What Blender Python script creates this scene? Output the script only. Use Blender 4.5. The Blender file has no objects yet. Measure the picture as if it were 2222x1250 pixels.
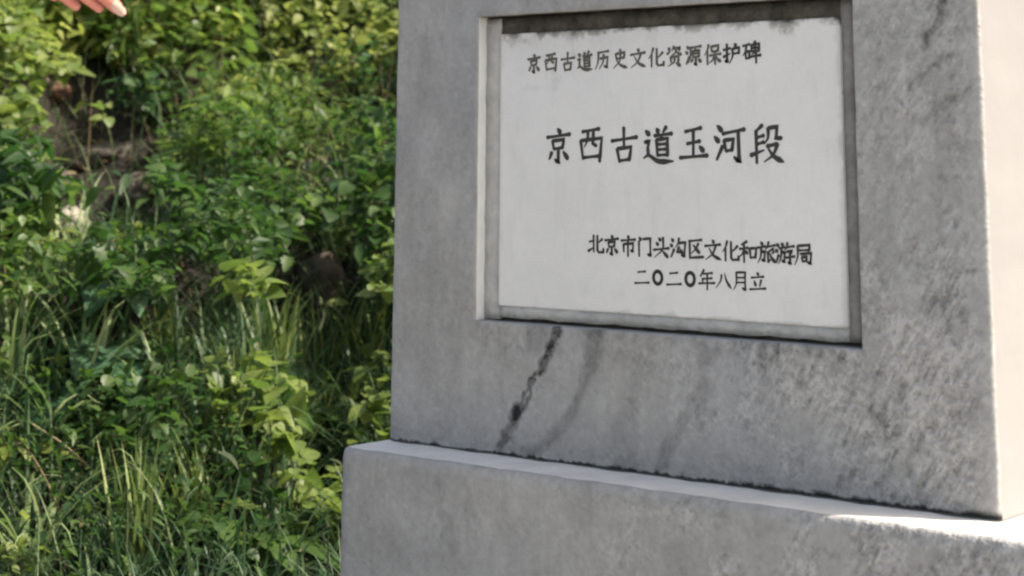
import bpy, bmesh, math, random
import numpy as np
from mathutils import Vector, Matrix
random.seed(11); rng = np.random.default_rng(11)
sc = bpy.context.scene
col = sc.collection

# ------------------------------------------------------------------ camera
S = 0.7                                   # metres per unit of the plaque opening's width
CAM = Vector((2.8545*S, -3.3601*S, (0.3671+0.2663)*S))
YAW, PIT, ROL = math.radians(-39.3495), math.radians(11.5101), math.radians(0.421)
FPX, PX, PY = 4000.0, 1111.0, -451.8
Fv = Vector((math.sin(YAW)*math.cos(PIT), math.cos(YAW)*math.cos(PIT), math.sin(PIT)))
Rv = Vector((math.cos(YAW), -math.sin(YAW), 0)); Uv = Rv.cross(Fv)
R2 = Rv*math.cos(ROL)+Uv*math.sin(ROL); U2 = -Rv*math.sin(ROL)+Uv*math.cos(ROL)
cd = bpy.data.cameras.new('camera'); cam = bpy.data.objects.new('camera', cd); col.objects.link(cam)
M = Matrix((R2, U2, -Fv)).transposed().to_4x4(); M.translation = CAM; cam.matrix_world = M
cd.sensor_width = 36; cd.lens = 36*FPX/2222; cd.shift_y = -(625-PY)/2222
cd.clip_start = .05; cd.clip_end = 500
cd.dof.use_dof = True; cd.dof.focus_distance = 2.85; cd.dof.aperture_fstop = 5.6
sc.camera = cam

# ------------------------------------------------------------------ light
SUN_EL, SUN_AZ = math.radians(48), math.radians(62)      # azimuth measured from +Y towards +X
sd = Vector((math.sin(SUN_AZ)*math.cos(SUN_EL), math.cos(SUN_AZ)*math.cos(SUN_EL), math.sin(SUN_EL)))
w = bpy.data.worlds.new('World'); sc.world = w; w.use_nodes = True
nt = w.node_tree; bg = nt.nodes['Background']
sky = nt.nodes.new('ShaderNodeTexSky'); sky.sky_type = 'NISHITA'; sky.sun_disc = False
sky.sun_elevation = SUN_EL; sky.sun_rotation = SUN_AZ
sky.air_density = 1.3; sky.dust_density = 4.0; sky.ozone_density = .6
nt.links.new(sky.outputs[0], bg.inputs[0]); bg.inputs[1].default_value = 0.15
sl = bpy.data.lights.new('sun', 'SUN'); sl.energy = 4.7; sl.angle = math.radians(.8); sl.color = (1, .97, .935)
so = bpy.data.objects.new('sun', sl); col.objects.link(so); so.rotation_euler = sd.to_track_quat('Z', 'Y').to_euler()
sc.view_settings.view_transform = 'Standard'; sc.view_settings.look = 'None'
sc.view_settings.exposure = 0.95; sc.view_settings.gamma = 1; sc.view_settings.use_curve_mapping = False
sc.view_settings.use_white_balance = True; sc.view_settings.white_balance_temperature = 7250; sc.view_settings.white_balance_tint = 11
sc.cycles.filter_width = 2.3
sc.cycles.max_bounces = 8; sc.cycles.transparent_max_bounces = 8

# ------------------------------------------------------------------ helpers
def ray(px, py):
    d = Fv + R2*((px-PX)/FPX) - U2*((py-PY)/FPX)
    return d
def at(px, py, dist):                     # point at a horizontal distance from the camera
    d = ray(px, py); return CAM + d*(dist/math.hypot(d.x, d.y))
def plane(px, py, y=0.0):                 # point on the vertical plane y
    d = ray(px, py); return CAM + d*((y-CAM.y)/d.y)

def tag(o, label=None, cat=None, group=None, kind=None):
    if label: o['label'] = label
    if cat: o['category'] = cat
    if group: o['group'] = group
    if kind: o['kind'] = kind
    return o
def empty(name, loc, rz=0):
    o = bpy.data.objects.new(name, None); o.empty_display_size = .05
    col.objects.link(o); o.location = loc; o.rotation_euler.z = rz; return o
def link(name, me, parent=None, loc=None):
    o = bpy.data.objects.new(name, me); col.objects.link(o)
    if parent: o.parent = parent
    if loc is not None: o.location = loc
    return o
def mesh(name, v, f, m=None, smooth=False):
    me = bpy.data.meshes.new(name); me.from_pydata([tuple(a) for a in v], [], [tuple(a) for a in f])
    if m is not None:
        for k in (m if isinstance(m, (list, tuple)) else [m]): me.materials.append(k)
    if smooth: me.polygons.foreach_set('use_smooth', [True]*len(me.polygons))
    me.update(); return me

def smooth_up(a, h, w):
    gh, gw = a.shape
    y = np.linspace(0, gh-1.001, h); x = np.linspace(0, gw-1.001, w)
    yi = y.astype(int); xi = x.astype(int); fy = y-yi; fx = x-xi
    fy = fy*fy*(3-2*fy); fx = fx*fx*(3-2*fx)
    r0 = a[yi][:, xi]*(1-fx)+a[yi][:, xi+1]*fx; r1 = a[yi+1][:, xi]*(1-fx)+a[yi+1][:, xi+1]*fx
    return r0*(1-fy[:, None])+r1*fy[:, None]
def fbm(h, w, cell, octs=4, gain=.55, ax=1.0, ay=1.0):
    out = np.zeros((h, w)); amp = 1; tot = 0
    for _ in range(octs):
        gh = max(3, int(h/(cell*ay))+2); gw = max(3, int(w/(cell*ax))+2)
        out += amp*smooth_up(rng.standard_normal((gh, gw)), h, w); tot += amp*amp; amp *= gain; cell /= 2
        if cell < 1.2: break
    return out/math.sqrt(tot)*1.3

def nodes(name):
    m = bpy.data.materials.new(name); m.use_nodes = True
    return m, m.node_tree, m.node_tree.nodes['Principled BSDF']
def ramp(nt, fac, stops):
    r = nt.nodes.new('ShaderNodeValToRGB'); e = r.color_ramp.elements
    while len(e) < len(stops): e.new(.5)
    for i, (p, c) in enumerate(stops): e[i].position = p; e[i].color = (*c, 1)
    nt.links.new(fac, r.inputs[0]); return r.outputs[0]
def noise_mat(name, c0, c1, scale=8, rough=.85, bump=.3, detail=8, bscale=None, dist=.01):
    m, nt, b = nodes(name); tc = nt.nodes.new('ShaderNodeTexCoord')
    n = nt.nodes.new('ShaderNodeTexNoise'); n.inputs['Scale'].default_value = scale; n.inputs['Detail'].default_value = detail
    n.inputs['Roughness'].default_value = .65
    nt.links.new(tc.outputs['Object'], n.inputs[0])
    nt.links.new(ramp(nt, n.outputs[0], [(.3, c0), (.7, c1)]), b.inputs['Base Color'])
    b.inputs['Roughness'].default_value = rough; b.inputs['Specular IOR Level'].default_value = .3
    n2 = nt.nodes.new('ShaderNodeTexNoise'); n2.inputs['Scale'].default_value = bscale or scale*5; n2.inputs['Detail'].default_value = 6
    nt.links.new(tc.outputs['Object'], n2.inputs[0])
    bp = nt.nodes.new('ShaderNodeBump'); bp.inputs['Strength'].default_value = bump; bp.inputs['Distance'].default_value = dist
    nt.links.new(n2.outputs[0], bp.inputs['Height']); nt.links.new(bp.outputs[0], b.inputs['Normal'])
    return m

# ------------------------------------------------------------------ concrete texture (generated here)
X0, X1, Z0, Z1 = -.42*S, 1.78*S, -.62, .98         # covered part of the front, metres
TW, TH = 1800, 1870
gx = np.linspace(X0, X1, TW)[None, :]; gz = np.linspace(Z0, Z1, TH)[:, None]
def line_mask(pts, wid, jit=.0015, fade=1.0):
    m = np.zeros((TH, TW))
    wob = fbm(TH, TW, 26, 3)*jit; wob2 = fbm(TH, TW, 26, 3)*jit
    for i in range(len(pts)-1):
        a, b = pts[i], pts[i+1]; wa = wid[i]; wb = wid[i+1]
        xa, za = a; xb, zb = b; L2 = (xb-xa)**2+(zb-za)**2
        r0 = max(0, int((min(za, zb)-.04-Z0)/(Z1-Z0)*TH)); r1 = min(TH, int((max(za, zb)+.04-Z0)/(Z1-Z0)*TH))
        c0 = max(0, int((min(xa, xb)-.04-X0)/(X1-X0)*TW)); c1 = min(TW, int((max(xa, xb)+.04-X0)/(X1-X0)*TW))
        if r1 <= r0 or c1 <= c0: continue
        GX = gx[:, c0:c1]+wob[r0:r1, c0:c1]; GZ = gz[r0:r1]+wob2[r0:r1, c0:c1]
        t = np.clip(((GX-xa)*(xb-xa)+(GZ-za)*(zb-za))/L2, 0, 1)
        d = np.hypot(GX-(xa+t*(xb-xa)), GZ-(za+t*(zb-za)))
        ww = wa+(wb-wa)*t
        m[r0:r1, c0:c1] = np.maximum(m[r0:r1, c0:c1], np.clip(1.5-1.1*d/ww, 0, 1))
    return m*fade
def P(*pts, y=0.0): return [(plane(a, b, y).x, plane(a, b, y).z) for a, b in pts]

low = fbm(TH, TW, 260, 3); mid = fbm(TH, TW, 70, 4); fine = fbm(TH, TW, 9, 3, .7)
vert = fbm(TH, TW, 60, 4, .6, ax=.5, ay=2.4)
def sstep(a, b, x):
    t = np.clip((x-a)/(b-a), 0, 1); return t*t*(3-2*t)
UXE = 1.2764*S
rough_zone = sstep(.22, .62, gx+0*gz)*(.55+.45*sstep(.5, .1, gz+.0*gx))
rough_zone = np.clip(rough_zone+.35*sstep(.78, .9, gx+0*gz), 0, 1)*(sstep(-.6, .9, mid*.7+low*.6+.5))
ang = math.radians(58)
# short diagonal fibres of the roughened render: noise stretched along a slanted axis
n1 = fbm(TH, TW, 12, 2, .8, ax=.8, ay=2.2)
sh = (np.arange(TH)*.55).astype(int); idx = (np.arange(TW)[None, :]-sh[:, None]) % TW
n1 = np.take_along_axis(n1, idx, 1)
n2 = fbm(TH, TW, 15, 3, .8, ax=1.8, ay=.8)
fib = n1*.6+n2*.35+fine*.4
A = .318+.008*low+.013*mid+.011*vert+.009*fine+.010*fbm(TH, TW, 12, 3, .8)
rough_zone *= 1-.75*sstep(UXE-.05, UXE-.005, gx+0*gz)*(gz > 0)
A += rough_zone*(np.clip(fib, -1.8, 1.5)*.058-.025)  # rough grain, darkened overall to offset bounce light on the right
H = .2*mid+fine*.3+rough_zone*fib*1.1
# dark drips and cracks
crack = line_mask(P((1218, 712), (1196, 742), (1178, 790), (1160, 822), (1150, 856), (1128, 882), (1112, 916)),
                  [.0085, .0110, .0095, .0062, .0050, .0085, .0105], .0036)
crack = np.maximum(crack, line_mask(P((1160, 822), (1138, 852), (1130, 885)), [.004, .0036, .004], .002)*.9)
crack = np.maximum(crack, line_mask(P((1112, 916), (1098, 950), (1086, 972)), [.008, .010, .011], .004)*.65)
A -= crack*.285*np.clip(.88+.3*fbm(TH, TW, 30, 4, .7), .62, 1); H -= crack*1.6
st = line_mask(P((1292, 722), (1280, 790), (1258, 852), (1226, 915), (1205, 945), (1165, 975), (1130, 985)),
               [.020, .014, .009, .011, .012, .010, .008], .002)*.09
st += line_mask(P((1530, 840), (1500, 880), (1462, 950), (1430, 1020)), [.013, .011, .009, .009], .002)*.065
st += line_mask(P((1405, 790), (1380, 850), (1340, 950)), [.018, .02, .018], .006)*.035
st += line_mask(P((2052, -10), (2035, 48), (2012, 82)), [.005, .006, .0085], .0012)*.15
st += line_mask(P((2012, 82), (2003, 112)), [.006, .006], .003)*.12
st += line_mask(P((2050, 130), (2010, 160), (1985, 190)), [.008, .008, .006], .005)*.09
st += line_mask(P((2112, 190), (2060, 208), (2040, 225), (1996, 265)), [.003, .006, .006, .008], .004)*.07
st += line_mask(P((1940, 215), (1968, 236)), [.004, .004], .003)*.09
st += line_mask(P((2032, 382), (2085, 392), (2110, 412)), [.003, .003, .002], .003)*.04
st += line_mask(P((1896, 880), (1928, 930), (1940, 970)), [.006, .006, .007], .004)*.045
st += line_mask(P((2085, 592), (2110, 594)), [.003, .003], .002)*.10
A -= st
# grime under the sill, along the opening and where the upright meets its base
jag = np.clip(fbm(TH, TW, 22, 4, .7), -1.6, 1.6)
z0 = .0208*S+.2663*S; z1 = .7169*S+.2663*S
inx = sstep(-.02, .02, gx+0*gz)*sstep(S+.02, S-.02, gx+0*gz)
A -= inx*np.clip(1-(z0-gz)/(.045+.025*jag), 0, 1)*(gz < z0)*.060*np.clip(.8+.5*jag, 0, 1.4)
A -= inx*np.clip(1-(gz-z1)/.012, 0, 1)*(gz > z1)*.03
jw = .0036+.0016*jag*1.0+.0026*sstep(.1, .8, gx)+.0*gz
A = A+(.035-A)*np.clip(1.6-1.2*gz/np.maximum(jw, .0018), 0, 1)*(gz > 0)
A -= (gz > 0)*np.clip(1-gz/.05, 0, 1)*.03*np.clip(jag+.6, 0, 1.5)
# plinth face: vertical smears and a few darker strokes
bz = (gz < 0)
A -= bz*np.clip(vert-.4, 0, 2)*.022
A -= bz*line_mask(P((955, 1050), (962, 1120), (985, 1180), y=-.108), [.012, .014, .012], .005)*.05
A -= bz*line_mask(P((1010, 1060), (1012, 1120), y=-.108), [.009, .009], .005)*.035
A -= bz*line_mask(P((1290, 1075), (1400, 1090), (1500, 1085), y=-.108), [.005, .005, .004], .004)*.035
A += bz*line_mask(P((1300, 1120), (1400, 1118), (1500, 1108), y=-.108), [.006, .006, .006], .004)*.025
A = np.clip(A, .02, .6)
img = bpy.data.images.new('render_coat', TW, TH, float_buffer=True); img.colorspace_settings.name = 'Non-Color'
buf = np.ones((TH, TW, 4), np.float32); tintn = fbm(TH, TW, 200, 2)*.006
buf[..., 0] = A*(1+tintn); buf[..., 1] = A*(1.0+.3*tintn); buf[..., 2] = A*(.985-tintn)
img.pixels.foreach_set(buf.ravel()); img.update()
imh = bpy.data.images.new('render_coat_height', TW, TH, float_buffer=True); imh.colorspace_settings.name = 'Non-Color'
buf[..., 0] = buf[..., 1] = buf[..., 2] = np.clip(.5+H*.08, 0, 1)
imh.pixels.foreach_set(buf.ravel()); imh.update()

def front_mat(name):
    m, nt, b = nodes(name); tc = nt.nodes.new('ShaderNodeTexCoord')
    mp = nt.nodes.new('ShaderNodeMapping'); mp.vector_type = 'POINT'
    sx = nt.nodes.new('ShaderNodeSeparateXYZ'); cb = nt.nodes.new('ShaderNodeCombineXYZ')
    nt.links.new(tc.outputs['Object'], sx.inputs[0])
    for k, (o, lo, hi) in enumerate((('X', X0, X1), ('Z', Z0, Z1))):
        mr = nt.nodes.new('ShaderNodeMapRange'); mr.clamp = False
        mr.inputs[1].default_value = lo; mr.inputs[2].default_value = hi
        nt.links.new(sx.outputs[o], mr.inputs[0]); nt.links.new(mr.outputs[0], cb.inputs[k])
    ti = nt.nodes.new('ShaderNodeTexImage'); ti.image = img; ti.extension = 'EXTEND'
    th = nt.nodes.new('ShaderNodeTexImage'); th.image = imh; th.extension = 'EXTEND'
    nt.links.new(cb.outputs[0], ti.inputs[0]); nt.links.new(cb.outputs[0], th.inputs[0])
    nt.links.new(ti.outputs[0], b.inputs['Base Color'])
    bp = nt.nodes.new('ShaderNodeBump'); bp.inputs['Strength'].default_value = .8; bp.inputs['Distance'].default_value = .008
    nt.links.new(th.outputs[0], bp.inputs['Height']); nt.links.new(bp.outputs[0], b.inputs['Normal'])
    b.inputs['Roughness'].default_value = .9; b.inputs['Specular IOR Level'].default_value = .2
    return m
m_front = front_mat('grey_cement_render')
m_side = noise_mat('grey_cement_side', (.225, .220, .220), (.25, .245, .245), 5, .9, .12)
m_ledge = noise_mat('skylit_pale_cement', (.52, .51, .49), (.66, .65, .62), 14, .85, .25)  # top faces paler than the coat: sky light put into the colour
m_lit_reveal = noise_mat('painted_lit_reveal', (.70, .70, .68), (.82, .81, .79), 22, .8, .2)  # left reveal only: light from the right put into the colour
m_recess_dark = noise_mat('recess_black', (.022, .021, .017), (.11, .105, .09), 30, .95, .3)  # opening's back and edges near-black: gap shade put into the colour
m_mortar = noise_mat('grey_mortar', (.33, .33, .32), (.50, .50, .48), 24, .92, .5, dist=.006)

m_mortar_shade = noise_mat('shaded_grey_mortar', (.14, .138, .13), (.28, .275, .26), 24, .92, .5, dist=.006)  # darker copy of the mortar, paints the shade along the right edge
# ------------------------------------------------------------------ monument
mon = tag(empty('stone_monument', (.5, .1, -.5)), 'grey cement rendered monument with a white inscribed plaque set in its face', 'monument')
OFF = -Vector((.5, .1, -.5))
def part(name, me, parent=mon):
    o = link(name, me, parent)
    if parent is mon: o.location = OFF      # meshes are written in world coordinates; object coordinates stay equal to them
    return o
UX0, UX1, UZ1, UD = -.2632*S, 1.2764*S, 1.25, .30  # unseen top of the upright raised to throw more shade
RX0, RX1, RZ0, RZ1, RD = 0.0, S, z0, z1, .031

def axis(lo, hi, step, keys, r=.006):
    s = set(np.round(np.linspace(lo, hi, max(2, int((hi-lo)/step)+1)), 5))
    for k in keys:
        for q in (0, .0008, .002, .004, r):
            for sg in (-1, 1):
                if lo <= k+sg*q <= hi: s.add(round(k+sg*q, 5))
    return sorted(s)
def vn(x, z, k=0):
    return math.sin(x*91+z*37+k)*.5+math.sin(x*43-z*77+k*2.3)*.35+math.sin(x*203+z*151+k*.7)*.25
def slab_mesh(name, x0, x1, zb, zt, yf, yb, hole=None, r=.006, rh=.003, step=.02, rtop=None, wob=.0006):
    """Rendered block with softly rounded, slightly uneven edges and an optional opening in its front."""
    kx = [x0, x1]; kz = [zb, zt]
    if hole: kx += [hole[0], hole[1]]; kz += [hole[2], hole[3]]
    xs = axis(x0, x1, step, kx, r); zs = axis(zb, zt, step, kz, r)
    V = []; Fc = []; mi = []; id = {}
    def rnd(d, rr): return rr-math.sqrt(max(0, rr*rr-(rr-d)**2)) if d < rr else 0
    for i, x in enumerate(xs):
        for j, z in enumerate(zs):
            if hole and hole[0]+1e-5 < x < hole[1]-1e-5 and hole[2]+1e-5 < z < hole[3]-1e-5: continue
            y = yf+rnd(min(x-x0, x1-x), r)+rnd(zt-z, rtop or r)+vn(x, z)*.0007
            xx, zz = x, z
            if hole:
                dx = max(hole[0]-x, 0, x-hole[1]); dz = max(hole[2]-z, 0, z-hole[3]); y += rnd(math.hypot(dx, dz), rh)
                near = math.exp(-math.hypot(dx, dz)/.01)
                xx += near*vn(z, x, 3)*wob*.7; zz += near*vn(x, z, 5)*wob*.7
            e = math.exp(-min(x-x0, x1-x)/.01); xx += e*vn(z, .3, 9)*wob
            e = math.exp(-(zt-z)/.01); zz += e*vn(x, .7, 4)*wob
            id[(i, j)] = len(V); V.append((xx, y, zz))
    for i in range(len(xs)-1):
        for j in range(len(zs)-1):
            q = [(i, j), (i+1, j), (i+1, j+1), (i, j+1)]
            cx = (xs[i]+xs[i+1])/2; cz = (zs[j]+zs[j+1])/2
            if hole and hole[0] < cx < hole[1] and hole[2] < cz < hole[3]: continue
            Fc.append([id[a] for a in q]); mi.append(0)
    def skirt(loop, ydst, mat, flip):
        n = len(loop); own = len(V)
        for k in loop: V.append(V[k])
        base = len(V)
        for k in loop: V.append((V[k][0], ydst, V[k][2]))
        for k in range(n-1):
            f = [own+k, own+k+1, base+k+1, base+k]
            Fc.append(f[::-1] if flip else f); mi.append(mat)
    nx, nz = len(xs), len(zs)
    skirt([id[(0, j)] for j in range(nz)], yb, 1, False)
    skirt([id[(nx-1, j)] for j in range(nz)], yb, 1, True)
    skirt([id[(i, nz-1)] for i in range(nx)], yb, 2, False)
    skirt([id[(i, 0)] for i in range(nx)], yb, 1, True)
    if hole:
        ii = [i for i, x in enumerate(xs) if hole[0]-1e-5 <= x <= hole[1]+1e-5]; jj = [j for j, z in enumerate(zs) if hole[2]-1e-5 <= z <= hole[3]+1e-5]
        ry = yf+RD
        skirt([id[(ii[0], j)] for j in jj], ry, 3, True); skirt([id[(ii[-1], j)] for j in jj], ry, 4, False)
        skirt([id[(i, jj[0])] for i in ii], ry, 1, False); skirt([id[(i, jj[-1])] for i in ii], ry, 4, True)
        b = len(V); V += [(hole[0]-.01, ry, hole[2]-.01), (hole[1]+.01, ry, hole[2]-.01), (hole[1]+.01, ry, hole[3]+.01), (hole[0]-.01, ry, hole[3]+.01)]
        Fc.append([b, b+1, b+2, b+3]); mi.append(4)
    b = len(V); V += [(x0, yb, zb), (x1, yb, zb), (x1, yb, zt), (x0, yb, zt)]; Fc.append([b+1, b, b+3, b+2]); mi.append(1)
    me = mesh(name, V, Fc, [m_front, m_side, m_ledge, m_lit_reveal, m_recess_dark])
    me.polygons.foreach_set('material_index', mi)
    me.polygons.foreach_set('use_smooth', [True]*len(mi)); me.update(); return me
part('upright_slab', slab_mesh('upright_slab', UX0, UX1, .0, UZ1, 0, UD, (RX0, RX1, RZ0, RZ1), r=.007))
BX0, BX1, BF = UX0-.008, 1.46*S+.2, -.108
part('plinth', slab_mesh('plinth', BX0, BX1, -.62, -.0015, BF, UD+.06, None, r=.016, rtop=.012, step=.025, wob=.0009))
part('cap', slab_mesh('cap', UX0-.04, UX1+.04, UZ1+.0015, UZ1+.09, -.045, UD+.045, None, r=.01))

# mortar bed round the plaque: four strips on the back of the opening, standing off the sides by a dark gap
PF = RD-.0105
PXL, PXR, PZB, PZT = plane(1083, 400, PF).x, plane(1834, 400, PF).x, plane(1090, 663, PF).z, plane(1090, 74, PF).z
def strip(x0, x1, za, zb, mat, yf, k, slope=None):
    """A bed of mortar from plaque edge to opening edge with an uneven surface."""
    nx = max(2, int(abs(x1-x0)/.012)); nz = max(2, int(abs(zb-za)/.012)); V = []; Fc = []
    for i in range(nx+1):
        for j in range(nz+1):
            x = x0+(x1-x0)*i/nx; z = za+(zb-za)*j/nz
            ex = (vn(z, x, k)*.0012 if i in (0, nx) else 0); ez = (vn(x, z, k+2)*.0014 if j in (0, nz) else 0)
            V.append((x+ex, yf+vn(x*1.7, z*1.7, k)*.0012, z+ez))
    for i in range(nx):
        for j in range(nz):
            a = i*(nz+1)+j; Fc.append((a, a+nz+1, a+nz+2, a+1))
    n0 = len(V); ring = [i*(nz+1) for i in range(nx+1)]+[nx*(nz+1)+j for j in range(1, nz+1)]+[i*(nz+1)+nz for i in range(nx-1, -1, -1)]+[j for j in range(nz-1, 0, -1)]
    for a in ring: V.append((V[a][0], RD-.0005, V[a][2]))
    for k2 in range(len(ring)):
        Fc.append((ring[k2], n0+k2, n0+(k2+1) % len(ring), ring[(k2+1) % len(ring)]))
    return mesh('mortar_bed', V, Fc, mat, True)
g = .0055
part('mortar_bed', strip(RX0-.001, PXL+.001, RZ0+g*.4, RZ1-.002, m_mortar, RD-.008, 1))
part('mortar_bed', strip(PXR-.001, RX1-.010, RZ0+g, RZ1-.002, m_mortar_shade, RD-.008, 4))
part('mortar_bed', strip(PXL+.0012, PXR-.0012, RZ0+g, PZB+.001, m_mortar, RD-.0083, 6))
o = part('mortar_bed', strip(PXL+.0012, PXR-.0012, PZT-.001, RZ1-.002, m_recess_dark, RD-.0081, 8)); o['label'] = 'near-black mortar strip along the top of the plaque'  # top bed of mortar in near-black

# plaque surface (generated colour: marble white with grime creeping in from the top edge and corners)
QW, QH = 1100, 800
qx = np.linspace(0, 1, QW)[None, :]; qz = np.linspace(0, 1, QH)[:, None]
q = .665+.006*fbm(QH, QW, 8, 2)-.02*np.clip(fbm(QH, QW, 90, 4, .7, ax=.5, ay=2.2)-.5, 0, 1.5)+.008*fbm(QH, QW, 300, 3)+.006*fbm(QH, QW, 40, 3)
js = fbm(QH, QW, 50, 4, .7)
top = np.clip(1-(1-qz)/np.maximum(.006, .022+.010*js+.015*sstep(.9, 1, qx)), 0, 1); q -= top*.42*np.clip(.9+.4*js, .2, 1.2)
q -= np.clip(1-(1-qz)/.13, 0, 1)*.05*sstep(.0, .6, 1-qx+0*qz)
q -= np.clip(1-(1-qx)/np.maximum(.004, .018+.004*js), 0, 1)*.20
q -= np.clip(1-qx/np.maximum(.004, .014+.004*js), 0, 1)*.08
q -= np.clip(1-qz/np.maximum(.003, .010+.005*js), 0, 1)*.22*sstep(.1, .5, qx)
def qspot(px, py, rx, rz, a):
    global q
    p = plane(px, py, PF); cx = (p.x-PXL)/(PXR-PXL); cz = (p.z-PZB)/(PZT-PZB)
    d = np.sqrt(((qx-cx)/rx)**2+((qz-cz)/rz)**2)+.25*js; q = q-a*np.clip(1-d, 0, 1)
qspot(1710, 50, .03, .035, .35); qspot(1695, 62, .014, .02, .3)
qspot(1205, 172, .022, .035, .09); qspot(1165, 192, .06, .02, .07); qspot(1243, 100, .012, .09, .09)
qspot(1345, 640, .03, .03, .05); qspot(1270, 628, .02, .04, .05); qspot(1240, 75, .03, .03, .2)
imq = bpy.data.images.new('plaque_face', QW, QH, float_buffer=True); imq.colorspace_settings.name = 'Non-Color'
bq = np.ones((QH, QW, 4), np.float32); q = np.clip(q, .05, .9)
warm = np.clip((.62-q)*2, 0, 1)
bq[..., 0] = q; bq[..., 1] = q*(1-.01*warm); bq[..., 2] = q*(.985-.09*warm); imq.pixels.foreach_set(bq.ravel()); imq.update()
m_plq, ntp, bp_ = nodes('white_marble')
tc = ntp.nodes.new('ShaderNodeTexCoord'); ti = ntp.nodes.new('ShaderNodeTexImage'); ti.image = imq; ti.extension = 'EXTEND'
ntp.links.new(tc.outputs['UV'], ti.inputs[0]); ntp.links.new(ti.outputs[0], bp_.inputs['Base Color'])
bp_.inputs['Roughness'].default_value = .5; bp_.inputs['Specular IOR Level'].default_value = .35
bm = bmesh.new()
bmesh.ops.create_cube(bm, size=1)
bmesh.ops.scale(bm, vec=(PXR-PXL, .0100, PZT-PZB), verts=bm.verts); bmesh.ops.translate(bm, vec=((PXL+PXR)/2, PF+.0050, (PZB+PZT)/2), verts=bm.verts)
bmesh.ops.bevel(bm, geom=bm.edges[:], offset=.0015, segments=2, affect='EDGES')
uv = bm.loops.layers.uv.new('UVMap')
for f in bm.faces:
    for l in f.loops: l[uv].uv = ((l.vert.co.x-PXL)/(PXR-PXL), (l.vert.co.z-PZB)/(PZT-PZB))
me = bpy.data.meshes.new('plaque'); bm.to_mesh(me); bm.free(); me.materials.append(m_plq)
plaque = part('plaque', me)

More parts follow.
